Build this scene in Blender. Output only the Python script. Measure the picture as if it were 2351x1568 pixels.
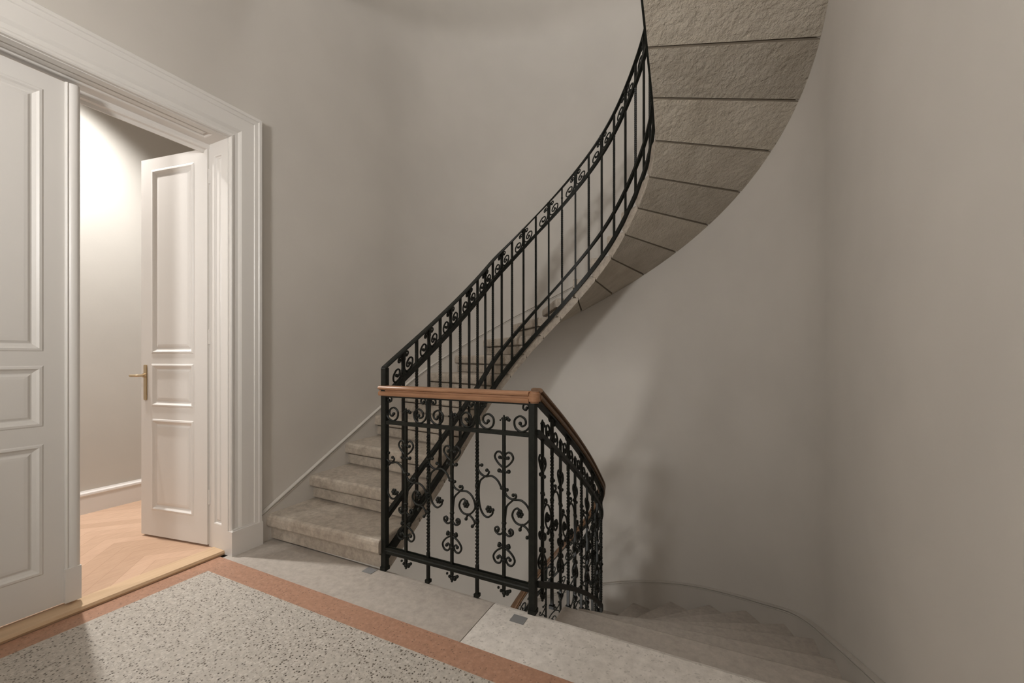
import bpy, bmesh, math, random
from mathutils import Vector, Matrix
random.seed(7)
R_ = math.radians
scene = bpy.context.scene
for o in list(bpy.data.objects):
    bpy.data.objects.remove(o)

# ------------------------------------------------------------------ camera, world, exposure
cam_data = bpy.data.cameras.new('camera')
cam = bpy.data.objects.new('camera', cam_data)
scene.collection.objects.link(cam)
cam.location = (0, 0, 1.2)
cam.rotation_euler = (R_(90), 0, R_(25.91))
cam_data.sensor_width = 36
cam_data.sensor_fit = 'HORIZONTAL'
cam_data.lens = 36 * 950 / 2351
cam_data.shift_y = 36 / 2351
cam_data.clip_start = 0.02
scene.camera = cam

scene.view_settings.view_transform = 'Standard'
scene.view_settings.look = 'None'
scene.view_settings.gamma = 1
scene.view_settings.use_curve_mapping = False
scene.view_settings.exposure = 0.0

world = bpy.data.worlds.new('world')
scene.world = world
world.use_nodes = True
world.node_tree.nodes['Background'].inputs[0].default_value = (0.5, 0.5, 0.5, 1)
world.node_tree.nodes['Background'].inputs[1].default_value = 0.02

def lamp(kind, name, loc, energy, color, size, rot=None, spot=None, blend=None):
    d = bpy.data.lights.new(name, kind)
    d.energy = energy
    d.color = color
    if kind == 'AREA':
        d.shape = 'DISK'
        d.size = size
    else:
        d.shadow_soft_size = size
    if spot:
        d.spot_size = R_(spot)
        d.spot_blend = blend
    o = bpy.data.objects.new(name, d)
    scene.collection.objects.link(o)
    o.location = loc
    if rot:
        o.rotation_euler = rot
    return o

WARM = (1.0, 0.985, 0.965)
lamp('POINT', 'hall_lamp_light', (-1.20, -1.70, 2.25), 290, WARM, 0.22)
lamp('POINT', 'lower_hall_lamp_light', (-1.25, -0.30, -1.35), 165, WARM, 0.3)
lamp('POINT', 'stairwell_lamp_light', (-1.03, 2.4, 7.3), 114, WARM, 0.5)
SPOTC = (1.0, 0.965, 0.93)
lamp('SPOT', 'corridor_spot_light', (-3.80, 1.14, 3.46), 385, SPOTC, 0.04, None, 114, 1.0)
lamp('SPOT', 'corridor_spot_light', (-3.55, -0.6, 3.46), 120, SPOTC, 0.04, None, 120, 1.0)  # unseen fill spot, added to brighten the front of the corridor
lamp('SPOT', 'corridor_spot_light', (-3.55, 3.0, 3.46), 80, SPOTC, 0.04, None, 120, 1.0)  # unseen fill spot, added to brighten the far corridor

# ------------------------------------------------------------------ materials
def mat(name, col, rough=0.6, metal=0.0, spec=0.5):
    m = bpy.data.materials.new(name)
    m.use_nodes = True
    b = m.node_tree.nodes['Principled BSDF']
    b.inputs['Base Color'].default_value = (*col, 1)
    b.inputs['Roughness'].default_value = rough
    b.inputs['Metallic'].default_value = metal
    b.inputs['Specular IOR Level'].default_value = spec
    return m, m.node_tree, b

def node(nt, t, **kw):
    n = nt.nodes.new(t)
    for k, v in kw.items():
        setattr(n, k, v)
    return n

def coords(nt, scale=(1, 1, 1), rot=(0, 0, 0)):
    tc = node(nt, 'ShaderNodeTexCoord')
    mp = node(nt, 'ShaderNodeMapping')
    mp.inputs['Scale'].default_value = scale
    mp.inputs['Rotation'].default_value = rot
    nt.links.new(tc.outputs['Object'], mp.inputs['Vector'])
    return mp.outputs[0]

def noise(nt, vec, scale, detail=4, rough=0.55):
    n = node(nt, 'ShaderNodeTexNoise')
    n.inputs['Scale'].default_value = scale
    n.inputs['Detail'].default_value = detail
    n.inputs['Roughness'].default_value = rough
    nt.links.new(vec, n.inputs['Vector'])
    return n.outputs['Fac']

def ramp(nt, fac, stops, interp='LINEAR'):
    r = node(nt, 'ShaderNodeValToRGB')
    cr = r.color_ramp
    cr.interpolation = interp
    while len(cr.elements) < len(stops):
        cr.elements.new(0.5)
    for e, (p, c) in zip(cr.elements, stops):
        e.position = p
        e.color = (*c, 1) if len(c) == 3 else c
    nt.links.new(fac, r.inputs[0])
    return r.outputs[0]

def mix(nt, fac, a, b, mode='MIX'):
    m = node(nt, 'ShaderNodeMix', data_type='RGBA', blend_type=mode)
    for s, v in ((0, fac), (6, a), (7, b)):
        if isinstance(v, (int, float)):
            m.inputs[s].default_value = v
        elif isinstance(v, tuple):
            m.inputs[s].default_value = (*v, 1)
        else:
            nt.links.new(v, m.inputs[s])
    return m.outputs[2]

def bump(nt, b, height, strength, dist=0.01):
    n = node(nt, 'ShaderNodeBump')
    n.inputs['Strength'].default_value = strength
    n.inputs['Distance'].default_value = dist
    nt.links.new(height, n.inputs['Height'])
    nt.links.new(n.outputs[0], b.inputs['Normal'])

def g(v):
    return (v, v, v)

def wall_paint(name, c):
    m, nt, b = mat(name, c, 0.75, 0, 0.25)
    v = coords(nt)
    n1 = noise(nt, v, 1.3, 3)
    c2 = tuple(x * 0.93 for x in c)
    nt.links.new(ramp(nt, n1, [(0.35, c2), (0.65, c)]), b.inputs['Base Color'])
    bump(nt, b, noise(nt, v, 60, 2), 0.06, 0.004)
    return m

M_WALL = wall_paint('wall_plaster', (0.59, 0.555, 0.51))
M_WALL2 = wall_paint('corridor_plaster', (0.57, 0.55, 0.51))
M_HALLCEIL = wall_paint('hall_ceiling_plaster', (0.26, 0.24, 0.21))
M_CEIL = wall_paint('ceiling_plaster', (0.72, 0.69, 0.64))

def white_paint():
    m, nt, b = mat('white_lacquer', (0.70, 0.673, 0.642), 0.38, 0, 0.5)
    v = coords(nt)
    bump(nt, b, noise(nt, v, 25, 2), 0.03, 0.003)
    return m
M_WHITE = white_paint()

def stone(name, a, bb, speck=0.0, rough=0.6, bscale=30, bstr=0.15, bdist=0.01, coarse=0.0, blotch=0.72):
    m, nt, b = mat(name, a, rough, 0, 0.35)
    v = coords(nt)
    n1 = noise(nt, v, 3.2, 6, 0.6)
    c = ramp(nt, n1, [(0.3, bb), (0.62, a)])
    n2 = noise(nt, v, 26, 5, 0.7)
    c = mix(nt, 0.65, c, ramp(nt, n2, [(0.34, tuple(x * blotch for x in bb)), (0.7, tuple(min(1, x * 1.12) for x in a))]))
    if speck:
        vo = node(nt, 'ShaderNodeTexVoronoi')
        vo.inputs['Scale'].default_value = 130
        nt.links.new(v, vo.inputs['Vector'])
        sp = ramp(nt, vo.outputs['Color'], [(0.0, g(1)), (0.14, g(1)), (0.22, g(0)), (1, g(0))])
        c = mix(nt, sp, c, tuple(x * 0.8 for x in bb))
    nt.links.new(c, b.inputs['Base Color'])
    h = noise(nt, v, bscale, 6, 0.65)
    if coarse:
        h2 = noise(nt, v, 9, 3, 0.5)
        h = mix(nt, coarse, h, h2)
    bump(nt, b, h, bstr, bdist)
    return m
M_STEP = stone('worn_limestone_tread', (0.50, 0.44, 0.37), (0.37, 0.315, 0.26), 0, 0.55, 35, 0.25, 0.006)
M_SLAB = stone('pale_limestone_slab', (0.44, 0.395, 0.35), (0.37, 0.33, 0.29), 0, 0.5, 30, 0.10, 0.003, 0.0, 0.86)
M_SKIRT = wall_paint('painted_stone_skirting', (0.54, 0.505, 0.46))
M_SLAB2 = stone('speckled_limestone_slab', (0.66, 0.62, 0.575), (0.58, 0.54, 0.495), 1, 0.5, 40, 0.12, 0.004, 0.0, 0.84)

def soffit_stone():
    m, nt, b = mat('rough_hewn_soffit', (0.6, 0.55, 0.47), 0.85, 0, 0.2)
    v = coords(nt)
    oi = node(nt, 'ShaderNodeObjectInfo')
    n1 = noise(nt, v, 4, 5, 0.6)
    c = ramp(nt, n1, [(0.3, (0.45, 0.395, 0.32)), (0.7, (0.60, 0.54, 0.455))])
    t = ramp(nt, oi.outputs['Random'], [(0, g(0.80)), (1, g(1.04))])
    c = mix(nt, 1.0, c, t, 'MULTIPLY')
    nt.links.new(c, b.inputs['Base Color'])
    h = mix(nt, 0.45, noise(nt, v, 34, 5, 0.65), noise(nt, v, 14, 4, 0.6))
    bump(nt, b, h, 1.0, 0.045)
    return m
M_SOFFIT = soffit_stone()
M_JOINT = mat('dark_joint_mortar', (0.17, 0.14, 0.105), 0.9)[0]

def terrazzo(name, base, light, dark, scale):
    m, nt, b = mat(name, base, 0.42, 0, 0.45)
    v = coords(nt)
    c = mix(nt, ramp(nt, noise(nt, v, 45, 4, 0.7), [(0.35, g(0)), (0.65, g(1))]), tuple(x * 0.86 for x in base), tuple(x * 1.12 for x in base))
    def dots(sc, r, p, col, c, fac=1.0):
        vo = node(nt, 'ShaderNodeTexVoronoi')
        vo.inputs['Scale'].default_value = sc
        nt.links.new(v, vo.inputs['Vector'])
        near = ramp(nt, vo.outputs['Distance'], [(0, g(fac)), (r, g(fac)), (r * 1.35, g(0))])
        sep = node(nt, 'ShaderNodeSeparateColor')
        nt.links.new(vo.outputs['Color'], sep.inputs[0])
        pick = ramp(nt, sep.outputs[0], [(0, g(1)), (p, g(1)), (p + 0.01, g(0))])
        mask = mix(nt, 1.0, near, pick, 'MULTIPLY')
        return mix(nt, mask, c, col)
    c = dots(scale * 0.9, 0.36, 0.35, light, c, 0.6)
    c = dots(scale * 1.9, 0.34, 0.25, tuple(x * 1.6 for x in dark), c, 0.55)
    c = dots(scale, 0.26, 0.30, tuple(x * 1.8 for x in dark), c, 0.9)
    c = dots(scale * 1.27, 0.30, 0.16, dark, c)
    nt.links.new(c, b.inputs['Base Color'])
    return m
M_TERR = terrazzo('grey_terrazzo', (0.43, 0.395, 0.35), (0.56, 0.53, 0.48), (0.07, 0.058, 0.045), 76)
M_TERRA = terrazzo('terracotta_terrazzo', (0.37, 0.205, 0.135), (0.44, 0.26, 0.18), (0.22, 0.125, 0.085), 80)

def parquet():
    m, nt, b = mat('oak_chevron_parquet', (0.6, 0.4, 0.25), 0.4, 0, 0.4)
    tc = node(nt, 'ShaderNodeTexCoord')
    sx = node(nt, 'ShaderNodeSeparateXYZ')
    nt.links.new(tc.outputs['Object'], sx.inputs[0])
    pp = node(nt, 'ShaderNodeMath', operation='PINGPONG')
    pp.inputs[1].default_value = 0.42
    nt.links.new(sx.outputs[1], pp.inputs[0])
    ad = node(nt, 'ShaderNodeMath', operation='ADD')
    nt.links.new(sx.outputs[0], ad.inputs[0])
    nt.links.new(pp.outputs[0], ad.inputs[1])
    dv = node(nt, 'ShaderNodeMath', operation='DIVIDE')
    dv.inputs[1].default_value = 0.125
    nt.links.new(ad.outputs[0], dv.inputs[0])
    fl = node(nt, 'ShaderNodeMath', operation='FLOOR')
    nt.links.new(dv.outputs[0], fl.inputs[0])
    fr = node(nt, 'ShaderNodeMath', operation='FRACT')
    nt.links.new(dv.outputs[0], fr.inputs[0])
    wn = node(nt, 'ShaderNodeTexWhiteNoise', noise_dimensions='1D')
    nt.links.new(fl.outputs[0], wn.inputs['W'])
    c = ramp(nt, wn.outputs['Value'], [(0, (0.45, 0.295, 0.205)), (0.5, (0.52, 0.345, 0.245)), (1, (0.58, 0.395, 0.285))])
    grain = noise(nt, coords(nt, (18, 4, 4), (0, 0, 0.7)), 3, 5, 0.6)
    c = mix(nt, 0.25, c, ramp(nt, grain, [(0.3, (0.45, 0.28, 0.17)), (0.7, (0.72, 0.50, 0.33))]))
    seam = ramp(nt, fr.outputs[0], [(0, g(1)), (0.02, g(0)), (0.98, g(0)), (1, g(1))])
    c = mix(nt, seam, c, (0.33, 0.2, 0.12))
    nt.links.new(c, b.inputs['Base Color'])
    return m
M_PARQ = parquet()

def wood(name, a, bb, scale, rough=0.4):
    m, nt, b = mat(name, a, rough, 0, 0.45)
    v = coords(nt, scale)
    n1 = noise(nt, v, 3, 6, 0.6)
    nt.links.new(ramp(nt, n1, [(0.3, bb), (0.7, a)]), b.inputs['Base Color'])
    return m
M_OAKSILL = wood('oak_threshold', (0.60, 0.43, 0.275), (0.50, 0.345, 0.21), (12, 1, 6))
M_RAIL = wood('reddish_brown_handrail', (0.37, 0.20, 0.115), (0.25, 0.125, 0.065), (2, 14, 14), 0.33)

def iron():
    m, nt, b = mat('dark_wrought_iron', (0.007, 0.008, 0.006), 0.5, 0.0, 0.28)
    v = coords(nt)
    n1 = noise(nt, v, 40, 3)
    nt.links.new(ramp(nt, n1, [(0.3, (0.005, 0.005, 0.004)), (0.7, (0.011, 0.013, 0.009))]), b.inputs['Base Color'])
    return m
M_RAIL_SHADED = wood('shade_darkened_handrail', (0.17, 0.095, 0.05), (0.11, 0.06, 0.03), (14, 2, 14), 0.4)  # handrail wood darkened: shade on the descending rail put into the colour
M_IRON = iron()
M_BRASS = mat('brushed_brass', (0.62, 0.50, 0.34), 0.35, 1.0)[0]
M_LEAD = mat('lead_patch', (0.20, 0.20, 0.20), 0.6, 0.0)[0]
M_GLASS = mat('opal_glass', (0.9, 0.88, 0.84), 0.3)[0]
M_GLASS.node_tree.nodes['Principled BSDF'].inputs['Emission Color'].default_value = (1, 0.87, 0.74, 1)
M_GLASS.node_tree.nodes['Principled BSDF'].inputs['Emission Strength'].default_value = 3

# ------------------------------------------------------------------ helpers
def link(name, bm, m, parent=None, smooth=False, recalc=True):
    if recalc:
        bmesh.ops.recalc_face_normals(bm, faces=bm.faces)
    me = bpy.data.meshes.new(name)
    bm.to_mesh(me)
    bm.free()
    for mm in (m if isinstance(m, (list, tuple)) else [m]):
        me.materials.append(mm)
    if smooth:
        for p in me.polygons:
            p.use_smooth = True
        try:
            me.set_sharp_from_angle(angle=R_(40))
        except Exception:
            pass
    o = bpy.data.objects.new(name, me)
    scene.collection.objects.link(o)
    if parent:
        o.parent = parent
        o.matrix_parent_inverse = parent.matrix_world.inverted()
    return o

def empty(name, loc=(0, 0, 0)):
    o = bpy.data.objects.new(name, None)
    scene.collection.objects.link(o)
    o.location = loc
    o.empty_display_size = 0.1
    o.matrix_world = Matrix.Translation(loc)
    return o

def tag(o, label, cat, group=None, kind=None):
    o['label'] = label
    o['category'] = cat
    if group:
        o['group'] = group
    if kind:
        o['kind'] = kind
    return o

def struct(o):
    o['kind'] = 'structure'
    return o

def box(bm, x0, x1, y0, y1, z0, z1):
    vs = [bm.verts.new((x, y, z)) for x in (x0, x1) for y in (y0, y1) for z in (z0, z1)]
    for f in ((0, 1, 3, 2), (4, 6, 7, 5), (0, 4, 5, 1), (2, 3, 7, 6), (0, 2, 6, 4), (1, 5, 7, 3)):
        bm.faces.new([vs[i] for i in f])

def rings(bm, loops, close=True, caps=True):
    L = [[bm.verts.new(p) for p in lp] for lp in loops]
    n = len(L[0])
    for a, b in zip(L, L[1:]):
        for i in range(n if close else n - 1):
            j = (i + 1) % n
            bm.faces.new((a[i], a[j], b[j], b[i]))
    if caps and close:
        bm.faces.new(L[0])
        bm.faces.new(list(reversed(L[-1])))
    return L

def catmull(pts, n=6):
    P = [Vector(p) for p in pts]
    out = []
    for i in range(len(P) - 1):
        p0 = P[i - 1] if i > 0 else P[0] * 2 - P[1]
        p1, p2 = P[i], P[i + 1]
        p3 = P[i + 2] if i + 2 < len(P) else P[-1] * 2 - P[-2]
        for k in range(n):
            t = k / n
            out.append(0.5 * ((2 * p1) + (p2 - p0) * t + (2 * p0 - 5 * p1 + 4 * p2 - p3) * t * t + (3 * p1 - p0 - 3 * p2 + p3) * t ** 3))
    out.append(P[-1])
    return out

def tube(bm, pts, r, sides=6, taper=None):
    pts = [Vector(p) for p in pts]
    loops = []
    up = None
    for i, p in enumerate(pts):
        d = (pts[min(i + 1, len(pts) - 1)] - pts[max(i - 1, 0)])
        if d.length < 1e-7:
            d = Vector((0, 0, 1))
        d.normalize()
        if up is None:
            up = Vector((0, 0, 1)) if abs(d.z) < 0.9 else Vector((1, 0, 0))
        s = d.cross(up)
        if s.length < 1e-4:
            s = d.orthogonal()
        s.normalize()
        up = s.cross(d).normalized()
        rr = r * (taper(i / (len(pts) - 1)) if taper else 1)
        loops.append([p + (s * math.cos(a) + up * math.sin(a)) * rr for a in [2 * math.pi * k / sides for k in range(sides)]])
    rings(bm, loops)

def ball(bm, c, r, sq=(1, 1, 1), seg=10):
    m = Matrix.Translation(c) @ Matrix.Diagonal((*sq, 1))
    bmesh.ops.create_uvsphere(bm, u_segments=seg, v_segments=max(5, seg * 2 // 3), radius=r, matrix=m)

def bar(bm, x, y, z0, z1, w, ang=0.0, twist=None):
    """vertical square bar; twist=(za, zb, turns) twists the middle"""
    zs = [z0, z1]
    if twist:
        za, zb, turns = twist
        n = max(8, int(abs(turns) * 8))
        zs = [z0] + [za + (zb - za) * k / n for k in range(n + 1)] + [z1]
    loops = []
    for z in zs:
        a = ang
        if twist:
            f = min(1, max(0, (z - za) / (zb - za)))
            a += f * turns * 2 * math.pi
        loops.append([(x + w * 0.7071 * math.cos(a + q), y + w * 0.7071 * math.sin(a + q), z) for q in (R_(45), R_(135), R_(225), R_(315))])
    rings(bm, loops)

def sweep(bm, pts, prof):
    """sweep profile [(side, z)...] along pts keeping z vertical"""
    pts = [Vector(p) for p in pts]
    loops = []
    for i, p in enumerate(pts):
        d = pts[min(i + 1, len(pts) - 1)] - pts[max(i - 1, 0)]
        d.z = 0
        d.normalize()
        s = Vector((d.y, -d.x, 0))
        loops.append([p + s * a + Vector((0, 0, b)) for a, b in prof])
    rings(bm, loops)

def rect(w, h):
    return [(-w / 2, -h / 2), (w / 2, -h / 2), (w / 2, h / 2), (-w / 2, h / 2)]

def interp(xs, ys):
    """monotone cubic interpolation with linear ends"""
    n = len(xs)
    d = [(ys[i + 1] - ys[i]) / (xs[i + 1] - xs[i]) for i in range(n - 1)]
    m = [d[0]] + [(d[i - 1] + d[i]) / 2 for i in range(1, n - 1)] + [d[-1]]
    for i in range(n - 1):
        if d[i] == 0:
            m[i] = m[i + 1] = 0
        else:
            a, b = m[i] / d[i], m[i + 1] / d[i]
            q = a * a + b * b
            if q > 9:
                m[i], m[i + 1] = 3 * a / math.sqrt(q) * d[i], 3 * b / math.sqrt(q) * d[i]
    def f(x):
        if x <= xs[0]:
            return ys[0] + m[0] * (x - xs[0])
        if x >= xs[-1]:
            return ys[-1] + m[-1] * (x - xs[-1])
        i = 0
        while x > xs[i + 1]:
            i += 1
        h = xs[i + 1] - xs[i]
        t = (x - xs[i]) / h
        return ((2 * t ** 3 - 3 * t * t + 1) * ys[i] + (t ** 3 - 2 * t * t + t) * h * m[i]
                + (-2 * t ** 3 + 3 * t * t) * ys[i + 1] + (t ** 3 - t * t) * h * m[i + 1])
    return f

# ------------------------------------------------------------------ plan of the stairwell
XL, XR = -2.64, 0.58              # wall faces
OC, OR = (-1.03, 2.92), 1.61      # centre and radius of the curved wall
RISE = 0.174
TOP = 7.6
BOT = -3.132

def stadium(c, r, side):
    """path along a straight side, half circle, straight back. side -1: starts on the left going up the
    picture; +1: starts on the right. s equals y while on the first straight."""
    def f(s, off=0.0):
        rr = r + off
        if s < c[1]:
            return Vector((c[0] + side * rr, s, 0))
        L = math.pi * r
        if s < c[1] + L:
            a = (s - c[1]) / r
            return Vector((c[0] + side * rr * math.cos(a), c[1] + rr * math.sin(a), 0))
        return Vector((c[0] - side * rr, c[1] - (s - c[1] - L), 0))
    return f

up_in = stadium((-1.02, 3.0), 0.66, -1)
up_out = stadium(OC, OR, -1)
dn_in = stadium((-1.20, 3.0), 0.455, 1)
dn_out = stadium(OC, OR, 1)

T_ = [1, 3, 5, 7, 9, 11, 13, 15, 16, 17, 18, 19, 21, 23]
S_ = [1.78, 2.33, 2.83, 3.26, 3.60, 3.92, 4.235, 4.53, 4.71, 4.905, 5.13, 5.37, 5.85, 6.33]
ui_s = interp(T_, S_)
ui_t = interp(S_, T_)
uo_s = interp([1, 4.2, 5.2, 12, 19.2, 20, 23], [1.76, 2.79, 3.115, 5.43, 7.876, 8.14, 9.13])
uo_t = interp([1.76, 2.79, 3.115, 5.43, 7.876, 8.14, 9.13], [1, 4.2, 5.2, 12, 19.2, 20, 23])
DJ = [0, 1, 2, 3, 4, 5, 6, 7, 8, 10, 12, 14, 16, 18]
DS = [1.83, 2.16, 2.46, 2.73, 2.965, 3.18, 3.335, 3.485, 3.635, 3.925, 4.215, 4.55, 5.07, 5.59]
di_s = interp(DJ, DS)
di_j = interp(DS, DJ)
DOS = [1.83, 2.18, 2.60, 3.06, 3.48, 3.93, 4.325, 4.74, 5.14, 5.94, 6.76, 7.56, 8.3, 8.9]
do_s = interp(DJ, DOS)
do_j = interp(DOS, DJ)

# ------------------------------------------------------------------ walls, floors, ceilings
def prism(bm, poly, z0, z1):
    rings(bm, [[(x, y, z0) for x, y in poly], [(x, y, z1) for x, y in poly]])

DY0, DY1, DH = 0.30, 1.50, 2.527      # doorway
TH = 0.20
bm = bmesh.new()
box(bm, XL - TH, XL, DY1 + 0.03, OC[1], BOT, TOP)
box(bm, XL - TH, XL, -3.1, DY0 - 0.03, BOT, TOP)
box(bm, XL - TH, XL, DY0 - 0.03, DY1 + 0.03, DH + 0.03, TOP)
box(bm, XL - TH, XL, DY0 - 0.03, DY1 + 0.03, BOT, -0.03)
struct(link('wall_left', bm, M_WALL))
bm = bmesh.new()
N = 72
poly = [(OC[0] + OR * math.cos(math.pi * k / N), OC[1] + OR * math.sin(math.pi * k / N)) for k in range(N + 1)]
outer = [(OC[0] + (OR + TH) * math.cos(math.pi * k / N), OC[1] + (OR + TH) * math.sin(math.pi * k / N)) for k in range(N + 1)]
lo = [[(p[0], p[1], BOT), (p[0], p[1], TOP), (q[0], q[1], TOP), (q[0], q[1], BOT)] for p, q in zip(poly, outer)]
rings(bm, lo)
struct(link('wall_back', bm, M_WALL, smooth=True))
bm = bmesh.new()
box(bm, XR, XR + TH, -3.1, OC[1], BOT, TOP)
struct(link('wall_right', bm, M_WALL))
bm = bmesh.new()
box(bm, XL - TH, XR + TH, -3.3, -3.1, BOT, TOP)
struct(link('wall_front', bm, M_HALLCEIL))
bm = bmesh.new()
box(bm, XL - TH, XR + TH, -3.3, OC[1] + OR + TH, TOP, TOP + 0.15)
struct(link('ceiling', bm, M_CEIL))
# storey landing above the hall (its underside is the hall ceiling)
bm = bmesh.new()
box(bm, XL, XR, -3.1, 1.70, 3.76, 3.95)
struct(link('ceiling', bm, M_HALLCEIL))
# lower level
bm = bmesh.new()
prism(bm, [(XL, -3.1), (XR, -3.1)] + poly, BOT - 0.1, BOT)
struct(link('floor', bm, M_SLAB))

# hall floor: terrazzo field, terracotta border, stone band
floor = struct(empty('floor'))
def fpart(name, x0, x1, y0, y1, m, z1=0.0, z0=-0.2):
    bm = bmesh.new()
    box(bm, x0, x1, y0, y1, z0, z1)
    return link(name, bm, m, floor)
fpart('terrazzo_field', -2.552, XR, -3.1, 1.345, M_TERR)
fpart('terracotta_border', -2.672, XR, 1.345, 1.472, M_TERRA)
fpart('terracotta_border', -2.672, -2.552, DY0, 1.345, M_TERRA)
fpart('terrazzo_field', XL, -2.552, -3.1, DY0, M_TERR)
def nosed_slab(name, x0, x1, m):
    bm = bmesh.new()
    pr = [(1.472, 0), (1.772, 0), (1.792, -0.006), (1.803, -0.022), (1.803, -0.07), (1.795, -0.078), (1.775, -0.078), (1.83, -0.078), (1.83, -0.2), (1.472, -0.2)]
    pr = pr[:6] + [(1.77, -0.08), (1.77, -0.2), (1.472, -0.2)]
    rings(bm, [[(x, y, z) for y, z in pr] for x in (x0, x1)])
    return link(name, bm, m, floor)
nosed_slab('landing_stone', XL, -0.962, M_SLAB)
nosed_slab('landing_stone', -0.958, XR, M_SLAB2)
for cx, cy in ((-1.735, 1.742), (-0.80, 1.715)):
    bm = bmesh.new()
    box(bm, cx - 0.034, cx + 0.034, cy - 0.026, cy + 0.026, -0.005, 0.0025)
    link('lead_anchor_patch', bm, M_LEAD, floor)

# corridor behind the doorway
CX = -4.27
bm = bmesh.new()
box(bm, CX - 0.15, CX, -2.5, 5.2, 0, 3.5)
struct(link('wall_corridor', bm, M_WALL2))
bm = bmesh.new()
box(bm, CX - 0.15, XL - TH, 5.05, 5.2, 0, 3.5)
struct(link('wall_corridor_end', bm, M_WALL2))
bm = bmesh.new()
box(bm, CX - 0.15, XL - TH, -2.65, -2.5, 0, 3.5)
struct(link('wall_corridor_front', bm, M_WALL2))
bm = bmesh.new()
box(bm, CX - 0.15, XL - TH, -2.5, 5.2, 3.5, 3.6)
struct(link('ceiling', bm, M_CEIL))
bm = bmesh.new()
box(bm, CX - 0.15, -2.785, -2.5, 5.2, -0.15, 0.018)
struct(link('floor', bm, M_PARQ))
bm = bmesh.new()
bp = [(0, 0.018), (0.018, 0.018), (0.018, 0.150), (0.022, 0.158), (0.020, 0.172), (0.010, 0.182), (0.006, 0.190), (0, 0.190)]
rings(bm, [[(CX + a, y, b) for a, b in bp] for y in (-2.5, 5.05)])
struct(link('baseboard_corridor', bm, M_WHITE))
# wall between corridor and stairwell beyond the curved wall
bm = bmesh.new()
box(bm, XL - TH - 0.02, XL - TH, OC[1], 5.05, 0, 3.5)
struct(link('wall_corridor_side', bm, M_WALL2))
# threshold
bm = bmesh.new()
pr = [(-2.785, 0.0), (-2.674, 0.0), (-2.670, 0.012), (-2.676, 0.024), (-2.785, 0.024)]
rings(bm, [[(a, y, b) for a, b in pr] for y in (DY0, DY1)])
struct(link('trim_1', bm, M_OAKSILL))

# ------------------------------------------------------------------ joinery
def panel_board(bm, w, h, th, panels, prof, M, back=True):
    """board in local (u right, v up, n out of the face); panels = [(u0,u1,v0,v1)]; prof = [(inset, depth)]"""
    us = sorted({0, w} | {p[0] for p in panels} | {p[1] for p in panels})
    vs = sorted({0, h} | {p[2] for p in panels} | {p[3] for p in panels})
    def hole(a, b, c, d):
        mu, mv = (a + b) / 2, (c + d) / 2
        return any(p[0] < mu < p[1] and p[2] < mv < p[3] for p in panels)
    V = {}
    def vert(u, v, n):
        k = (round(u, 5), round(v, 5), round(n, 5))
        if k not in V:
            V[k] = bm.verts.new(M @ Vector((u, v, n)))
        return V[k]
    sides = ((0, 1), (-th, -1)) if back else ((0, 1),)
    for n0, sg in sides:
        for a, b in zip(us, us[1:]):
            for c, d in zip(vs, vs[1:]):
                if not hole(a, b, c, d):
                    bm.faces.new([vert(a, c, n0), vert(b, c, n0), vert(b, d, n0), vert(a, d, n0)])
        for (a, b, c, d) in panels:
            prev = (a, b, c, d, n0)
            for ins, dep in prof:
                cur = (a + ins, b - ins, c + ins, d - ins, n0 + sg * dep)
                A = [(prev[0], prev[2]), (prev[1], prev[2]), (prev[1], prev[3]), (prev[0], prev[3])]
                B = [(cur[0], cur[2]), (cur[1], cur[2]), (cur[1], cur[3]), (cur[0], cur[3])]
                for i in range(4):
                    j = (i + 1) % 4
                    bm.faces.new([vert(*A[i], prev[4]), vert(*A[j], prev[4]), vert(*B[j], cur[4]), vert(*B[i], cur[4])])
                prev = cur
            bm.faces.new([vert(*q, prev[4]) for q in B])
    if back:
        for a, b in zip(us, us[1:]):
            bm.faces.new([vert(a, 0, 0), vert(b, 0, 0), vert(b, 0, -th), vert(a, 0, -th)])
            bm.faces.new([vert(a, h, 0), vert(b, h, 0), vert(b, h, -th), vert(a, h, -th)])
        for c, d in zip(vs, vs[1:]):
            bm.faces.new([vert(0, c, 0), vert(0, d, 0), vert(0, d, -th), vert(0, c, -th)])
            bm.faces.new([vert(w, c, 0), vert(w, d, 0), vert(w, d, -th), vert(w, c, -th)])

def frame_matrix(origin, u, n):
    u = Vector(u).normalized()
    n = Vector(n).normalized()
    v = Vector((0, 0, 1))
    m = Matrix.Identity(4)
    for i in range(3):
        m[i][0], m[i][1], m[i][2], m[i][3] = u[i], v[i], n[i], origin[i]
    return m

LEAFPROF = [(0.005, 0.003), (0.014, 0.004), (0.022, -0.003), (0.034, -0.009), (0.038, -0.009), (0.048, -0.004), (0.060, -0.003)]
LW, LH = 0.585, 2.470
PAN = [(0.095, LW - 0.115, 0.165, 0.765), (0.095, LW - 0.115, 0.845, 1.125), (0.095, LW - 0.115, 1.19, 2.395)]
def leaf(name, origin, u, n, label):
    root = struct(empty(name, origin))
    root['label'] = label
    M = frame_matrix(origin, u, n)
    bm = bmesh.new()
    panel_board(bm, LW, LH, 0.042, PAN, LEAFPROF, M)
    link('door_leaf', bm, M_WHITE, root)
    return root, M
# right leaf, opened into the corridor; hinge at its right end
ang = math.atan2(0.093, 0.57)
ud = Vector((math.cos(ang), math.sin(ang), 0))          # from free edge towards the hinge
hinge = Vector((-2.832, 1.488, 0.032))
door_r, MR = leaf('door_1', hinge - ud * LW, ud, (math.sin(ang), -math.cos(ang), 0), 'white panelled door leaf standing open into the corridor')
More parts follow.
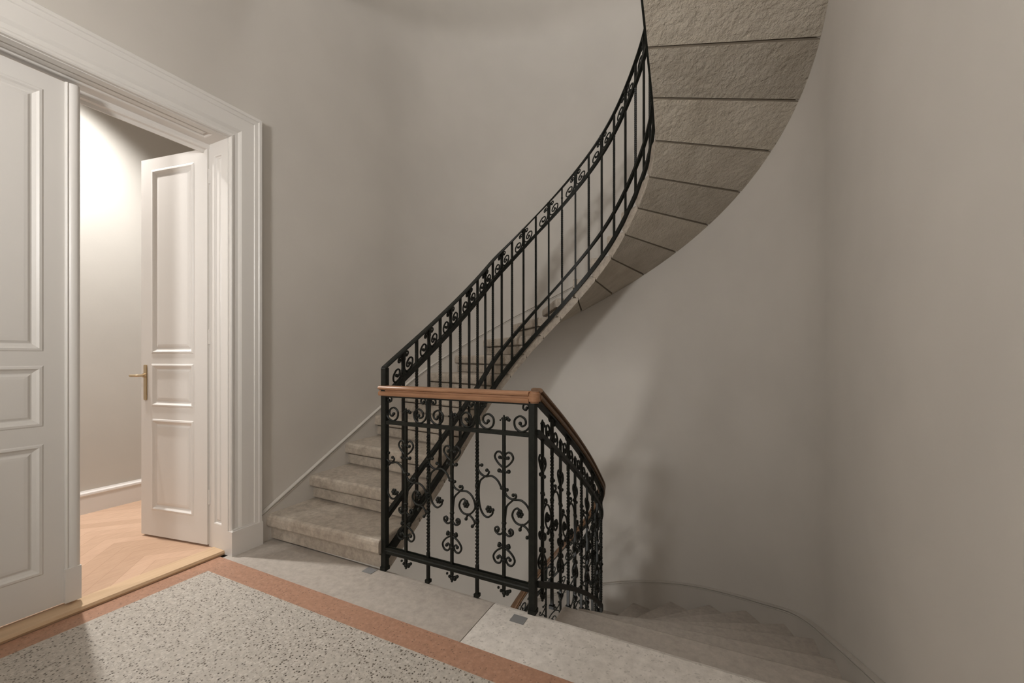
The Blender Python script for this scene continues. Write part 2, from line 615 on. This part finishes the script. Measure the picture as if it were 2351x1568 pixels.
# lever handle on its free stile
bm = bmesh.new()
def local_box(bm, M, u0, u1, v0, v1, n0, n1):
    vs = [bm.verts.new(M @ Vector((a, b, c))) for a in (u0, u1) for b in (v0, v1) for c in (n0, n1)]
    for f in ((0, 1, 3, 2), (4, 6, 7, 5), (0, 4, 5, 1), (2, 3, 7, 6), (0, 2, 6, 4), (1, 5, 7, 3)):
        bm.faces.new([vs[i] for i in f])
local_box(bm, MR, 0.028, 0.058, 0.885, 1.118, 0.0, 0.007)
bmesh.ops.bevel(bm, geom=bm.edges[:], offset=0.003, segments=2, affect='EDGES')
hp = link('handle_plate', bm, M_BRASS, door_r, smooth=True)
hp['label'] = 'slim brass handle plate'
bm = bmesh.new()
tube(bm, [MR @ Vector(p) for p in catmull([(0.043, 1.048, 0.004), (0.043, 1.048, 0.035), (0.040, 1.048, 0.048), (0.026, 1.048, 0.052), (-0.020, 1.047, 0.052)], 4)], 0.008, 8)
tube(bm, [MR @ Vector(p) for p in ((0.043, 1.048, 0.005), (0.043, 1.048, 0.016))], 0.014, 10)
lv = link('handle_lever', bm, M_BRASS, door_r, smooth=True)
lv['label'] = 'brass lever handle'
bm = bmesh.new()
for z in (0.25, 1.25, 2.25):
    p = hinge + Vector((0.004, 0.012, z))
    tube(bm, [p, p + Vector((0, 0, 0.09))], 0.008, 8)
link('hinge', bm, M_WHITE, door_r, smooth=True)

# left leaf, closed, with an astragal on the meeting edge
door_l, ML = leaf('door_2', Vector((-2.768, 0.885 - LW, 0.036)), (0, 1, 0), (1, 0, 0), 'white panelled door leaf standing closed at the left edge')
bm = bmesh.new()
ap = [(-0.046, 0), (-0.046, 0.006), (-0.040, 0.012), (-0.034, 0.008), (-0.028, 0.014), (-0.012, 0.018), (0.0, 0.014), (0.005, 0.006), (0.005, -0.02), (0, -0.02), (0, 0)]
rings(bm, [[ML @ Vector((LW + a, v, b)) for a, b in ap] for v in (0.16, LH)])
local_box(bm, ML, LW - 0.05, LW + 0.006, 0, 0.16, 0, 0.02)
link('astragal', bm, M_WHITE, door_l, smooth=True)

# door surround: casing, jamb linings
surround = struct(empty('trim_2', (XL, DY1, 0)))
def casing(name, prof, y0, y1, h, z0=0.0):
    bm = bmesh.new()
    loops = []
    for kind in range(4):
        lp = []
        for d, x in prof:
            if kind == 0: lp.append((x, y1 + d, z0))
            elif kind == 1: lp.append((x, y1 + d, h + d))
            elif kind == 2: lp.append((x, y0 - d, h + d))
            else: lp.append((x, y0 - d, z0))
        loops.append(lp)
    rings(bm, loops)
    return link(name, bm, M_WHITE, surround)
casing('casing', [(0.004, XL - 0.005), (0.004, XL + 0.018), (0.010, XL + 0.023), (0.020, XL + 0.022), (0.028, XL + 0.017), (0.048, XL + 0.018), (0.058, XL + 0.024),
                  (0.066, XL + 0.028), (0.140, XL + 0.029), (0.144, XL + 0.033), (0.166, XL + 0.034), (0.170, XL + 0.039), (0.186, XL + 0.039), (0.190, XL + 0.034), (0.190, XL - 0.0)], DY0, DY1, DH)
for y0, y1 in ((DY1 + 0.0, DY1 + 0.192), (DY0 - 0.192, DY0 - 0.0)):
    bm = bmesh.new()
    box(bm, XL, XL + 0.042, y0, y1, 0, 0.155)
    bmesh.ops.bevel(bm, geom=[e for e in bm.edges if all(v.co.z > 0.1 for v in e.verts)], offset=0.008, segments=2, affect='EDGES')
    link('plinth_block', bm, M_WHITE, surround)
JP = [(0.006, -0.002), (0.010, -0.008), (0.018, -0.012), (0.024, -0.006), (0.030, -0.004)]
JW = 0.198
# right jamb, facing -Y
bm = bmesh.new()
M = frame_matrix(Vector((XL - JW, DY1 - 0.0, 0.0)), (1, 0, 0), (0, -1, 0))
panel_board(bm, JW, DH, 0.02, [(0.055, 0.135, 0.17, DH - 0.08)], JP, M)
link('jamb_lining', bm, M_WHITE, surround)
bm = bmesh.new()
M = frame_matrix(Vector((XL, DY0, 0.0)), (-1, 0, 0), (0, 1, 0))
panel_board(bm, JW, DH, 0.02, [(0.055, 0.135, 0.17, DH - 0.08)], JP, M)
link('jamb_lining', bm, M_WHITE, surround)
bm = bmesh.new()
Mh = Matrix.Identity(4)
for i, (u, v, n, o_) in enumerate(zip((1, 0, 0), (0, 1, 0), (0, 0, -1), (XL - JW, DY0, DH))):
    Mh[i][0], Mh[i][1], Mh[i][2], Mh[i][3] = u, v, n, o_
panel_board(bm, JW, DY1 - DY0, 0.02, [(0.07, 0.155, 0.06, DY1 - DY0 - 0.06)], JP, Mh)
link('head_lining', bm, M_WHITE, surround)
# rebate stop in the head and inner casing towards the corridor
bm = bmesh.new()
pr = [(XL - TH + 0.01, DH), (XL - TH + 0.01, DH - 0.020), (XL - TH + 0.004, DH - 0.030), (XL - TH - 0.012, DH - 0.034), (XL - TH - 0.022, DH - 0.05), (XL - TH - 0.028, DH - 0.05), (XL - TH - 0.028, DH + 0.12), (XL - TH, DH + 0.12), (XL - TH, DH)]
rings(bm, [[(a, y, b) for a, b in pr] for y in (DY0 - 0.1, DY1 + 0.1)])
link('head_stop', bm, M_WHITE, surround)

# ------------------------------------------------------------------ staircases
def step_stone(k, I, O, parent, mats, bottom=True):
    z0 = RISE * k
    prof = [(k + 0.06, z0 - RISE), (k + 0.06, z0 - 0.166), (k, z0 - 0.163), (k, z0 - 0.093), (k + 0.10, z0 - 0.091), (k + 0.10, z0 - 0.079), (k - 0.085, z0 - 0.078), (k - 0.103, z0 - 0.068), (k - 0.105, z0 - 0.030),
            (k - 0.098, z0 - 0.014), (k - 0.080, z0 - 0.004), (k - 0.05, z0)]
    prof += [(k + a, z0) for a in (0.2, 0.5, 0.8, 1.0, 1.19)]
    lowz = lambda t: RISE * t - 0.238
    ja = len(prof)
    prof += [(k + 1.19, lowz(k + 1.19) + 0.020), (k + 1.174, lowz(k + 1.178))]
    prof += [(k + a, lowz(k + a)) for a in (0.95, 0.7, 0.45)]
    jb = len(prof)
    prof += [(k + 0.224, lowz(k + 0.224)), (k + 0.208, lowz(k + 0.208) + 0.018), (k + 0.208, z0 - RISE + 0.0005)]
    W = [0, 0.004] + [i / 12 for i in range(1, 12)] + [1.0]
    bm = bmesh.new()
    loops = []
    for w in W:
        lp = []
        for t, z in prof:
            a, b = I(t), O(t)
            p = a + (b - a) * w
            if w == 0:
                z = z + (0.004 if z < z0 - 0.09 else -0.004 if z > z0 - 0.01 else 0)
            lp.append((p.x, p.y, z))
        loops.append(lp)
    rings(bm, loops)
    bmesh.ops.recalc_face_normals(bm, faces=bm.faces)
    n = len(prof)
    bm.faces.ensure_lookup_table()
    for q, f in enumerate(bm.faces):
        i = q % n if q < n * (len(W) - 1) else -1
        f.material_index = 2 if i in (ja, jb) else 1 if ja < i < jb else 0
    return link('step', bm, mats, parent)

up_stair = empty('stone_staircase', (-2.1, 1.76, 0))
tag(up_stair, 'worn limestone staircase curving up along the left and back walls, rough underside overhead', 'staircase')
Iu = lambda t: up_in(ui_s(t))
Ou = lambda t: up_out(uo_s(t), 0.0)
for k in range(1, 23):
    step_stone(k, Iu, Ou, up_stair, (M_STEP, M_SOFFIT, M_JOINT))
dn_stair = empty('stone_staircase', (0, 2.0, -0.174))
tag(dn_stair, 'pale stone winding staircase going down at the right below the landing', 'staircase')
Id = lambda t: dn_in(di_s(-t))
Od = lambda t: dn_out(do_s(-t), 0.0)
for k in range(1, 18):
    step_stone(-k, Id, Od, dn_stair, (M_SLAB, M_SOFFIT, M_JOINT))

# skirting strings along the walls, with a small moulding on top
def string_board(name, path, s0, s1, ztop, zbot, n, inward=0.02, m=None):
    bm = bmesh.new()
    loops = []
    for i in range(n + 1):
        s = s0 + (s1 - s0) * i / n
        zt, zb = ztop(s), zbot(s)
        lp = []
        for off, z in ((-0.002, zb), (-inward, zb), (-inward, zt - 0.030), (-inward - 0.004, zt - 0.026), (-inward - 0.004, zt - 0.018), (-inward + 0.003, zt - 0.016),
                       (-inward - 0.008, zt - 0.010), (-inward - 0.008, zt - 0.002), (-inward + 0.004, zt), (-0.002, zt + 0.001)):
            p = path(s, off)
            lp.append((p.x, p.y, z))
        loops.append(lp)
    rings(bm, loops)
    o = link(name, bm, m or M_WALL, smooth=True)
    return struct(o)
def up_mold(s):
    t = uo_t(s)
    return RISE * t + 0.052 + 0.05 * min(1, max(0, (t - 5) / 4))
string_board('baseboard_left', up_out, DY1 + 0.195, 9.1, up_mold, lambda s: max(-0.0, RISE * uo_t(s) - 0.23) if s > 1.76 else 0.0, 90)
_m = interp([1.70, 1.98, 2.47, 2.92, 3.09, 3.40, 3.79, 4.16, 4.54, 4.99, 5.45, 8.0], [0.098, -0.01, -0.199, -0.375, -0.435, -0.54, -0.70, -0.83, -0.95, -1.10, -1.26, -2.15])
string_board('baseboard_right', dn_out, 1.70, 8.0, lambda s: _m(s), lambda s: min(-0.02, -RISE * do_j(s) - 0.26), 80, 0.02, M_SKIRT)
bm = bmesh.new()
pr = [(0, -0.19), (-0.02, -0.19), (-0.02, 0.0), (-0.024, 0.005), (-0.02, 0.012), (-0.028, 0.018), (-0.028, 0.026), (-0.016, 0.03), (0, 0.03)]
rings(bm, [[(XR + a, y, b + 0.068) for a, b in pr] for y in (-3.1, 1.70)])
struct(link('baseboard_right', bm, M_SKIRT))

# ------------------------------------------------------------------ ironwork
def rail_part(root, name, fn, s0, s1, n, prof, m, label=None, smooth=False):
    bm = bmesh.new()
    sweep(bm, [fn(s0 + (s1 - s0) * i / n) for i in range(n + 1)], prof)
    o = link(name, bm, m, root, smooth=smooth)
    if label:
        o['label'] = label
    return o

# --- pattern elements of one bay, in metres: u along the rail (full bar at 0, short bar at 0.151), z above the floor
BAY = 0.302
HEART_UP = [(0.151, 0.660), (0.182, 0.683), (0.201, 0.712), (0.191, 0.735), (0.173, 0.739), (0.158, 0.725), (0.164, 0.708), (0.174, 0.712)]
HEART_DN = [(0.151, 0.279), (0.190, 0.254), (0.209, 0.224), (0.197, 0.198), (0.174, 0.197), (0.163, 0.219), (0.176, 0.232), (0.184, 0.222)]
SMALL = [(0.151, 0.362), (0.160, 0.345), (0.178, 0.336), (0.197, 0.346), (0.199, 0.363), (0.186, 0.370), (0.178, 0.360), (0.184, 0.353)]
VINE_A = [(0.027, 0.662), (0.004, 0.655), (0.012, 0.628), (0.045, 0.608), (0.083, 0.615), (0.116, 0.597), (0.138, 0.563)]
VINE_A2 = [(0.043, 0.607), (0.060, 0.617), (0.068, 0.633), (0.056, 0.640)]
VINE_A3 = [(0.045, 0.608), (0.018, 0.582), (0.010, 0.54), (0.011, 0.487), (0.020, 0.444), (0.039, 0.415), (0.063, 0.409), (0.086, 0.427), (0.090, 0.448)]
VINE_B = [(0.168, 0.558), (0.156, 0.552), (0.169, 0.527), (0.199, 0.516), (0.241, 0.518), (0.271, 0.500), (0.288, 0.468), (0.288, 0.436), (0.256, 0.404), (0.218, 0.406), (0.197, 0.434), (0.203, 0.462), (0.222, 0.477), (0.239, 0.466)]
VINE_B2 = [(0.199, 0.516), (0.216, 0.528), (0.213, 0.542), (0.201, 0.537)]
VINE_B3 = [(0.199, 0.512), (0.168, 0.480), (0.160, 0.440), (0.156, 0.395)]
VINE_C = [(0.245, 0.404), (0.270, 0.392), (0.288, 0.366), (0.274, 0.347)]
VINE_C2 = [(0.250, 0.406), (0.243, 0.392), (0.237, 0.378)]
BAND = [(0.013, 0.965), (0.011, 0.889), (0.029, 0.856), (0.061, 0.845), (0.090, 0.864), (0.093, 0.899), (0.066, 0.919), (0.039, 0.906), (0.036, 0.882), (0.054, 0.871), (0.064, 0.884)]
BAND2 = [(0.013, 0.955), (0.024, 0.976), (0.044, 0.975), (0.048, 0.957), (0.034, 0.949), (0.029, 0.959)]

def mirror(pts):
    return [(BAY - u, z) for u, z in pts]

class Bay:
    """maps pattern coordinates to the place of one bay"""
    def __init__(self, fn, s0, su=1.0):
        self.fn, self.s0, self.su = fn, s0, su
    def p(self, u, z):
        return self.fn(self.s0 + u * self.su, z)
    def curve(self, bm, pts, r=0.0052, n=5, end=True):
        c = catmull([(u, z, 0) for u, z in pts], n)
        tube(bm, [self.p(v.x, v.y) for v in c], r, 6)
        if end:
            ball(bm, self.p(*pts[-1]), r * 1.75, seg=8)
    def dot(self, bm, u, z, r, sq=(1, 1, 1)):
        ball(bm, self.p(u, z), r, sq, 8)

def rosette(bay, u, z, parent):
    bm = bmesh.new()
    c = Vector(bay.p(u, z))
    t = (Vector(bay.p(u + 0.01, z)) - c)
    t.z = 0
    t.normalize()
    upv = Vector((0, 0, 1))
    nrm = t.cross(upv)
    for k in range(6):
        a = k * math.pi / 3
        q = c + (t * math.cos(a) + upv * math.sin(a)) * 0.0115
        m = Matrix.Translation(q) @ Matrix.Rotation(0, 4, 'Z')
        bmesh.ops.create_uvsphere(bm, u_segments=8, v_segments=5, radius=0.0085, matrix=m)
    for sgn in (-1, 1):
        bmesh.ops.create_uvsphere(bm, u_segments=8, v_segments=5, radius=0.008, matrix=Matrix.Translation(c + nrm * 0.006 * sgn))
    link('rosette', bm, M_IRON, parent, smooth=True)

def leaf_tip(bm, bay, u, z, up):
    s = 1 if up else -1.5
    for du, dz, r in ((0, 0, 0.0085), (0.012, -0.004 * s, 0.0075), (0.022, -0.010 * s, 0.006), (-0.010, -0.004 * s, 0.006), (-0.020, -0.012 * s, 0.005), (0.0, 0.010 * s, 0.005)):
        bay.dot(bm, u + du * abs(s), z + dz, r * (1 if up else 1.35))
    bay.curve(bm, [(u, z - 0.02 * s), (u + 0.008, z), (u + 0.020, z + 0.004 * s), (u + 0.028, z - 0.008 * s)], 0.005, 4)

def full_bar(root, bay, u, ztop, zbot, ang=0.0):
    bm = bmesh.new()
    p = bay.p(u, ztop)
    q = bay.p(u, zbot)
    h = p.z - q.z
    bar(bm, p.x, p.y, q.z, p.z, 0.0145, ang, (q.z + 0.16, p.z - 0.2, h * 9))
    for z in (0.655, 0.555, 0.475, 0.375):
        r = bay.p(u, z)
        ball(bm, r, 0.0125, (1, 1, 0.8), 8)
    r = bay.p(u, zbot + 0.004)
    bar(bm, r.x, r.y, r.z - 0.004, r.z + 0.012, 0.026, ang)
    return link('baluster', bm, M_IRON, root)

def short_bar(root, bay, ang=0.0):
    u = 0.151
    bm = bmesh.new()
    p, q = bay.p(u, 0.902), bay.p(u, 0.072)
    bar(bm, p.x, p.y, q.z, p.z, 0.0135, ang)
    for z in (0.715, 0.562, 0.395, 0.365, 0.215):
        ball(bm, bay.p(u, z), 0.0125, (1, 1, 0.8), 8)
    b = link('baluster', bm, M_IRON, root)
    for pts, kz, ks in ((HEART_UP, 0.643, 1), (HEART_DN, 0.286, -1)):
        bm = bmesh.new()
        bay.curve(bm, pts)
        bay.curve(bm, mirror(pts))
        for sg in (-1, 1):
            bay.curve(bm, [(u, kz + 0.012 * ks), (u + sg * 0.012, kz), (u + sg * 0.026, kz + 0.004 * ks)], 0.006, 4)
            bay.dot(bm, u + sg * 0.025, kz + 0.003, 0.0095)
        link('heart_scroll', bm, M_IRON, b, smooth=True)
    bm = bmesh.new()
    bay.curve(bm, SMALL)
    bay.curve(bm, mirror(SMALL))
    link('small_scroll', bm, M_IRON, b, smooth=True)
    bm = bmesh.new()
    leaf_tip(bm, bay, u, 0.905, True)
    link('leaf_finial', bm, M_IRON, b, smooth=True)
    bm = bmesh.new()
    leaf_tip(bm, bay, u, 0.057, False)
    link('leaf_finial', bm, M_IRON, b, smooth=True)
    return b

def vines(root, bay, left=True, right=True):
    if left:
        bm = bmesh.new()
        bay.curve(bm, VINE_A)
        bay.dot(bm, *VINE_A[0], 0.009)
        bay.curve(bm, VINE_A2)
        bay.curve(bm, VINE_A3)
        v = link('vine_scroll', bm, M_IRON, root, smooth=True)
        rosette(bay, 0.068, 0.448, v)
    if right:
        bm = bmesh.new()
        bay.curve(bm, VINE_B)
        bay.dot(bm, *VINE_B[0], 0.009)
        bay.curve(bm, VINE_B2)
        bay.curve(bm, VINE_B3)
        bay.curve(bm, VINE_C)
        bay.dot(bm, *VINE_C[-1], 0.009)
        bay.curve(bm, VINE_C2)
        v = link('vine_scroll', bm, M_IRON, root, smooth=True)
        rosette(bay, 0.237, 0.452, v)

def band_scroll(root, bay, flip, squeeze=1.0):
    bm = bmesh.new()
    f = mirror if flip else (lambda p: p)
    bay.curve(bm, f(BAND), 0.0055)
    bay.curve(bm, f(BAND2), 0.005)
    return link('band_scroll', bm, M_IRON, root, smooth=True)

def post(root, x, y, z0, z1, w=0.034):
    bm = bmesh.new()
    bar(bm, x, y, z0, z1, w)
    bmesh.ops.bevel(bm, geom=[e for e in bm.edges], offset=0.003, segments=1, affect='EDGES')
    bar(bm, x, y, z0, z0 + 0.02, w * 1.12)
    return link('post', bm, M_IRON, root)

# --- landing guard and the railing going down (one thing under one wooden handrail)
AX, BX, PY = -1.668, -0.760, 1.79
guard = empty('wrought_iron_railing', (BX, PY, 0))
tag(guard, 'wrought iron scrollwork railing with reddish wooden handrail across the landing and down', 'railing')
post(guard, BX, PY, 0, 1.0)
flat = lambda s, z: Vector((s, PY, z))
for i, x0 in enumerate((AX, AX + BAY, AX + 2 * BAY)):
    bay = Bay(flat, x0)
    if i:
        full_bar(guard, bay, 0, 0.985, 0.0, 0.0)
    short_bar(guard, bay)
    vines(guard, bay)
    band_scroll(guard, bay, False)
    band_scroll(guard, bay, True)
for name, z, h, w in (('upper_rail', 0.834, 0.020, 0.024), ('under_rail', 0.980, 0.008, 0.034)):
    bm = bmesh.new()
    sweep(bm, [(AX, PY, z), (BX, PY, z)], rect(w, h))
    link(name, bm, M_IRON, guard)
bm = bmesh.new()
for dy in (-0.010, 0.010):
    sweep(bm, [(AX, PY + dy, 0.115), (BX, PY + dy, 0.115)], rect(0.007, 0.034))
sweep(bm, [(AX, PY, 0.115), (BX, PY, 0.115)], [(-0.013, -0.006), (0.013, -0.006), (0.017, 0), (0.013, 0.006), (-0.013, 0.006), (-0.017, 0)])
link('bottom_rail', bm, M_IRON, guard)

WOODP = [(-0.022, -0.028), (0.022, -0.028), (0.027, -0.022), (0.027, -0.007), (0.016, -0.003), (0.016, 0.004), (0.029, 0.009), (0.031, 0.016), (0.027, 0.024), (0.018, 0.028),
         (-0.018, 0.028), (-0.027, 0.024), (-0.031, 0.016), (-0.029, 0.009), (-0.016, 0.004), (-0.016, -0.003), (-0.027, -0.007), (-0.027, -0.022)]
bm = bmesh.new()
sweep(bm, [(AX - 0.026, PY, 1.012), (BX - 0.012, PY, 1.012)], WOODP)
o = link('handrail', bm, M_RAIL, guard, smooth=True)
o['label'] = 'reddish brown wooden handrail'
bm = bmesh.new()
bmesh.ops.create_cone(bm, cap_ends=True, segments=24, radius1=0.031, radius2=0.031, depth=0.054, matrix=Matrix.Translation((BX + 0.006, PY + 0.002, 1.012)))
bmesh.ops.bevel(bm, geom=[e for e in bm.edges if abs(e.verts[0].co.z - e.verts[1].co.z) < 1e-5], offset=0.008, segments=3, affect='EDGES')
link('handrail_corner', bm, M_RAIL, guard, smooth=True)

S_END = 5.9
drail = lambda s, z: dn_in(s) + Vector((0, 0, z - RISE * di_j(max(s, 1.80))))
def dr(z):
    return lambda s: drail(s, z)
o = rail_part(guard, 'handrail', dr(1.012), 1.80, S_END, 110, WOODP, M_RAIL_SHADED, 'wooden handrail winding down, colour darkened for shade', True)
rail_part(guard, 'under_rail', dr(0.976), 1.80, S_END, 110, rect(0.034, 0.012), M_IRON)
rail_part(guard, 'upper_rail', dr(0.832), 1.80, S_END, 110, rect(0.030, 0.024), M_IRON)
rail_part(guard, 'bottom_rail', dr(0.118), 1.80, S_END, 110, rect(0.026, 0.032), M_IRON)
KU = 0.264 / BAY
s0 = 1.740
i = 0
while s0 < S_END - 0.3:
    bay = Bay(drail, s0, KU)
    d = dn_in(s0 + 0.01) - dn_in(s0)
    if i:
        full_bar(guard, bay, 0, 0.985, 0.0, math.atan2(d.y, d.x))
    short_bar(guard, bay, math.atan2(d.y, d.x))
    vines(guard, bay, left=i > 0)
    if i:
        band_scroll(guard, bay, False)
    band_scroll(guard, bay, True)
    s0 += 0.264
    i += 1

# --- railing of the flight going up
upr = empty('wrought_iron_railing', (AX, PY, 0))
tag(upr, 'black wrought iron railing with small scrolls rising along the inner edge of the upward stairs', 'railing')
post(upr, AX, PY, 0, 1.140)
UO = -0.012
def ur(z):
    return lambda s: up_in(s, UO) + Vector((0, 0, RISE * ui_t(s) + z))
S0U, S1U = 1.80, 6.3
rail_part(upr, 'top_rail', ur(0.965), S0U - 0.02, S1U, 130, [(-0.015, -0.009), (0.015, -0.009), (0.018, 0.002), (0.012, 0.009), (-0.012, 0.009), (-0.018, 0.002)], M_IRON)
rail_part(upr, 'upper_rail', ur(0.795), S0U, S1U, 130, rect(0.026, 0.038), M_IRON)
rail_part(upr, 'lower_rail', ur(0.110), S0U, S1U, 130, rect(0.026, 0.034), M_IRON)
rail_part(upr, 'bottom_rail', ur(-0.112), S0U, S1U, 130, rect(0.022, 0.052), M_IRON)
ufn = lambda s, z: up_in(s, UO) + Vector((0, 0, RISE * ui_t(s) + z))
k = 1
DS_ = 0.124
ZS = 0.173 / 0.147
while 1.82 + k * DS_ < S1U - 0.03:
    s = 1.82 + k * DS_
    d = up_in(s + 0.01) - up_in(s)
    a = math.atan2(d.y, d.x)
    bm = bmesh.new()
    p, q = ufn(s, 0.96), ufn(s, -0.11)
    if k % 2 == 0:
        bar(bm, p.x, p.y, q.z, p.z, 0.0155, a, (q.z + 0.25, p.z - 0.2, 9))
        r = ufn(s, 0.87)
        ball(bm, r, 0.011, (1, 1, 1.3), 8)
    else:
        bar(bm, p.x, p.y, q.z, p.z, 0.0145, a)
        # forged flare under the top rail and at the upper rail
        for z, w in ((0.945, 0.027), (0.925, 0.020), (0.83, 0.020)):
            r = ufn(s, z)
            bar(bm, r.x, r.y, r.z - 0.018, r.z + 0.018, w, a)
    link('baluster', bm, M_IRON, upr)
    # one band scroll on each side of every plain bar
    if k % 2 == 1:
        for sg in (1, -1):
            bm = bmesh.new()
            for pts, r in ((BAND, 0.0058), (BAND2, 0.005)):
                c = catmull([(u, z, 0) for u, z in pts], 5)
                tube(bm, [ufn(s + sg * v.x * 0.90, 0.808 + (v.y - 0.838) * 0.94) for v in c], r, 6)
                ball(bm, ufn(s + sg * pts[-1][0] * 0.90, 0.808 + (pts[-1][1] - 0.838) * 0.94), r * 1.9, seg=8)
            link('band_scroll', bm, M_IRON, upr, smooth=True)
    k += 1

# ------------------------------------------------------------------ lamps as things (outside the frame)
def globe(name, loc, drop, r, label):
    root = empty(name, (loc[0], loc[1], loc[2]))
    tag(root, label, 'lamp')
    bm = bmesh.new()
    bmesh.ops.create_cone(bm, cap_ends=True, segments=24, radius1=0.06, radius2=0.05, depth=0.03, matrix=Matrix.Translation((loc[0], loc[1], loc[2] - 0.015)))
    link('ceiling_rose', bm, M_BRASS, root, smooth=True)
    bm = bmesh.new()
    tube(bm, [(loc[0], loc[1], loc[2] - 0.03), (loc[0], loc[1], loc[2] - drop)], 0.006, 8)
    link('lamp_rod', bm, M_BRASS, root)
    bm = bmesh.new()
    bmesh.ops.create_cone(bm, cap_ends=False, segments=32, radius1=0.12, radius2=0.05, depth=0.07, matrix=Matrix.Translation((loc[0], loc[1], loc[2] - drop - 0.02)))
    link('lamp_shade', bm, M_GLASS, root, smooth=True)

def bowl_lamp(name, loc, z, label):
    root = empty(name, loc)
    tag(root, label, 'lamp')
    x, y, zc = loc
    bm = bmesh.new()
    for k in range(3):
        a = 2 * math.pi * k / 3
        tube(bm, [(x, y, zc), (x + 0.40 * math.cos(a), y + 0.40 * math.sin(a), z - 0.18)], 0.004, 6)
    link('suspension_chain', bm, M_BRASS, root)
    bm = bmesh.new()
    prof = [(0.02, -0.30), (0.20, -0.285), (0.34, -0.24), (0.42, -0.185), (0.41, -0.178), (0.33, -0.225), (0.19, -0.265), (0.02, -0.28)]
    loops = [[(x + r * math.cos(2 * math.pi * k / 40), y + r * math.sin(2 * math.pi * k / 40), z + dz) for k in range(40)] for r, dz in prof]
    rings(bm, loops)
    link('lamp_bowl', bm, M_CEIL, root, smooth=True)
bowl_lamp('pendant_lamp', (-1.20, -1.70, 3.76), 2.25, 'wide plaster bowl uplighter hanging in the hall behind the viewer')
globe('pendant_lamp', (-1.25, -0.30, -0.2), 0.85, 0.2, 'opal glass pendant lamp of the floor below under the landing')
globe('pendant_lamp', (-1.03, 2.4, TOP), 0.15, 0.2, 'opal glass pendant lamp high at the top of the stairwell')
for x, y in ((-3.80, 1.14), (-3.55, -0.6), (-3.55, 3.0)):  # the last two rings belong to the added fill spots
    bm = bmesh.new()
    bmesh.ops.create_cone(bm, cap_ends=False, segments=24, radius1=0.045, radius2=0.05, depth=0.02, matrix=Matrix.Translation((x, y, 3.49)))
    lb = {1.14: 'nearest the spot-lit doorway', -0.6: 'towards the front end, added for fill light', 3.0: 'towards the far end, added for fill light'}[y]
    tag(link('recessed_downlight', bm, M_BRASS), 'round recessed downlight in the corridor ceiling ' + lb, 'downlight')
